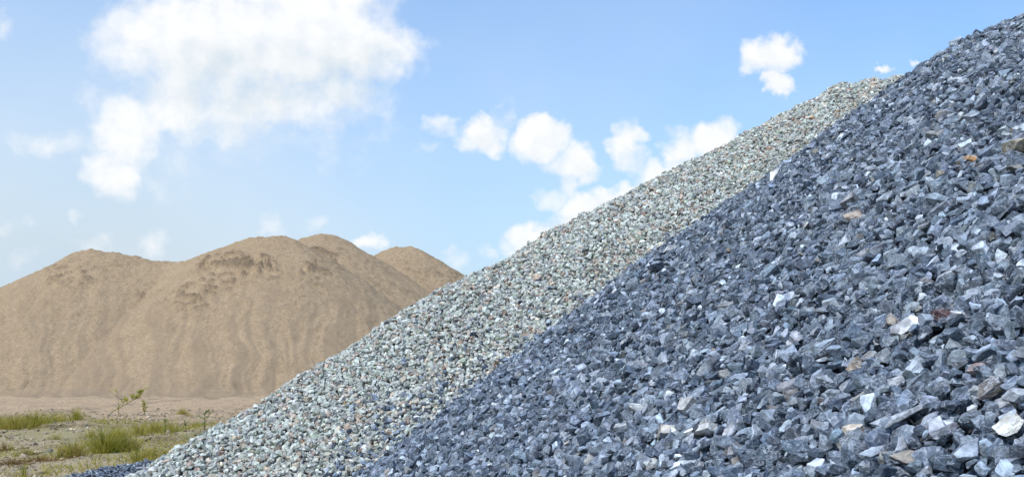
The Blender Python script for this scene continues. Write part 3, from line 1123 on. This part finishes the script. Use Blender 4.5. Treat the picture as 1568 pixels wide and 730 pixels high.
for (u, v, n, rad, hgt, spr, pal, lab) in TUFTS:
    b = Blades()
    g = at(u, v)
    tuft(b, g, int(n * 1.8), rad, hgt, spr, pal, width=.0075)
    if 'weed' in lab:                                  # runners creeping over the soil
        for k in range(18):
            a = random.uniform(0, 6.28); rr = rad * random.uniform(.7, 1.0)
            pts = []
            for j in range(7):
                t = j / 6
                x = g[0] + math.cos(a + .5 * t) * rr * t; y = g[1] + math.sin(a + .5 * t) * rr * t
                pts.append((x, y, gz(x, y) + .012))
            b.stem(pts, .006, .004, RUST, RUST, 4)
    tag(b.build('grass_tuft' if 'weed' not in lab else 'creeping_weed'), lab, 'grass' if 'weed' not in lab else 'weed', 'tufts growing on the sandy ground')


def leafy_weed(name, base, pts, nleaf, L, W, cols, label, branch=0):
    root = bpy.data.objects.new(name, None)
    COL.objects.link(root)
    z = gz(base[0], base[1])
    root.location = (base[0], base[1], z)
    root.empty_display_size = .1
    tag(root, label, 'weed', 'leafy weeds on the sandy ground')
    sb, fb = Blades(), Blades()
    pts = [np.array(q_, float) for q_ in pts]
    lines = [pts]
    for k in range(branch):
        t = random.uniform(.25, .95)
        i = min(int(t * (len(pts) - 1)), len(pts) - 2)
        s0 = pts[i] + (pts[i + 1] - pts[i]) * random.random()
        d = np.array([random.gauss(0, .6), random.gauss(0, .6), random.uniform(.4, 1.0)]) * random.uniform(.10, .26)
        lines.append([s0, s0 + d * .5 + [0, 0, .01], s0 + d])
    for li, ln in enumerate(lines):
        sb.stem(ln, .008 if li == 0 else .004, .002, (.20, .16, .06), (.17, .20, .05))
        m_ = nleaf if li == 0 else max(4, nleaf // 3)
        for k in range(m_):
            t = random.uniform(.12 if li == 0 else .3, 1.0) * (len(ln) - 1)
            i = min(int(t), len(ln) - 2)
            q_ = ln[i] + (ln[i + 1] - ln[i]) * (t - i)
            fb.leaf(q_, (random.gauss(0, 1), random.gauss(0, 1), random.uniform(-.1, .9)), L * random.uniform(.6, 1.3), W * random.uniform(.7, 1.3), random.choice(cols))
    sb.build('stem', root)
    fb.build('foliage', root)


YG = [(.42, .42, .04), (.36, .38, .03), (.48, .42, .06), (.26, .29, .03)]
GG = [(.17, .24, .05), (.21, .28, .06), (.28, .31, .08)]
k_ = at(165, 643)[1] / F        # metres per photo pixel at the bent weed
leafy_weed('leafy_weed', at(163, 643), [(0, 0, 0), (12 * k_, 0, 9 * k_), (26 * k_, .05, 17 * k_), (38 * k_, .1, 25 * k_), (46 * k_, .1, 28 * k_), (50 * k_, .1, 37 * k_)], 40, .08, .034, YG,
           'tall bent yellow-green weed leaning over the bank under the sand heap', 16)
leafy_weed('leafy_weed', at(222, 640), [(0, 0, 0), (-2 * k_, 0, 9 * k_), (0, 0, 17 * k_), (-3 * k_, 0, 24 * k_)], 32, .08, .034, YG,
           'short yellow-green leafy weed right of the tall bent weed', 5)
leafy_weed('leafy_weed', at(181, 642), [(0, 0, 0), (1 * k_, 0, 14 * k_), (-2 * k_, 0, 36 * k_)], 22, .07, .03, YG,
           'slender upright yellow-green weed with a leafy tip behind the bent weed', 2)
k_ = at(313, 663)[1] / F
leafy_weed('leafy_weed', at(313, 665), [(0, 0, 0), (1 * k_, 0, 12 * k_), (0, 0, 26 * k_)], 24, .08, .025, GG,
           'fresh green leafy weed close to the pale gravel heap', 6)
leafy_weed('leafy_weed', at(285, 662), [(0, 0, 0), (-1 * k_, 0, 8 * k_), (1 * k_, 0, 15 * k_)], 14, .07, .025, GG,
           'small dark green leafy weed left of the fresh green weed', 3)
leafy_weed('leafy_weed', at(253, 672), [(0, 0, 0), (0, 0, 10 * k_), (-1 * k_, 0, 22 * k_)], 22, .06, .02, GG,
           'thin upright green weed among the sparse grass behind the washed bank', 2)
k_ = at(211, 712)[1] / F
leafy_weed('leafy_weed', at(210, 711), [(0, 0, 0), (-2 * k_, 0, 18 * k_), (-4 * k_, 0, 38 * k_)], 10, .05, .012, [(.16, .09, .05), (.2, .16, .06)],
           'tall thin dry brown stalk in the narrow tuft on the dark gravel', 3)


def thin_grass():
    b = Blades()
    n = 0
    while n < 17000:
        y = random.uniform(13.5, 29); x = random.uniform(-15.5, -3.0)
        d = float(fbm(np.array([x * .5]), np.array([y * .5]), 123, 3)[0])
        lim = .55 - .08 * (17 < y < 24)
        if d < lim or random.random() < .15:
            if random.random() > .04:
                n += .15
                continue
        n += 1
        z = gz(x, y) - .01
        a = random.uniform(0, 6.28); l = random.uniform(.2, 1.1)
        c0, c1 = random.choice(PY + PG + PG)
        b.blade((x, y, z), (math.cos(a) * l, math.sin(a) * l), random.uniform(.05, .19), .012, random.uniform(.2, 1), c0, c1, 3)
    tag(b.build('thin_grass'), 'thin short grass sprinkled over the sandy ground', 'grass', kind='stuff')


thin_grass()
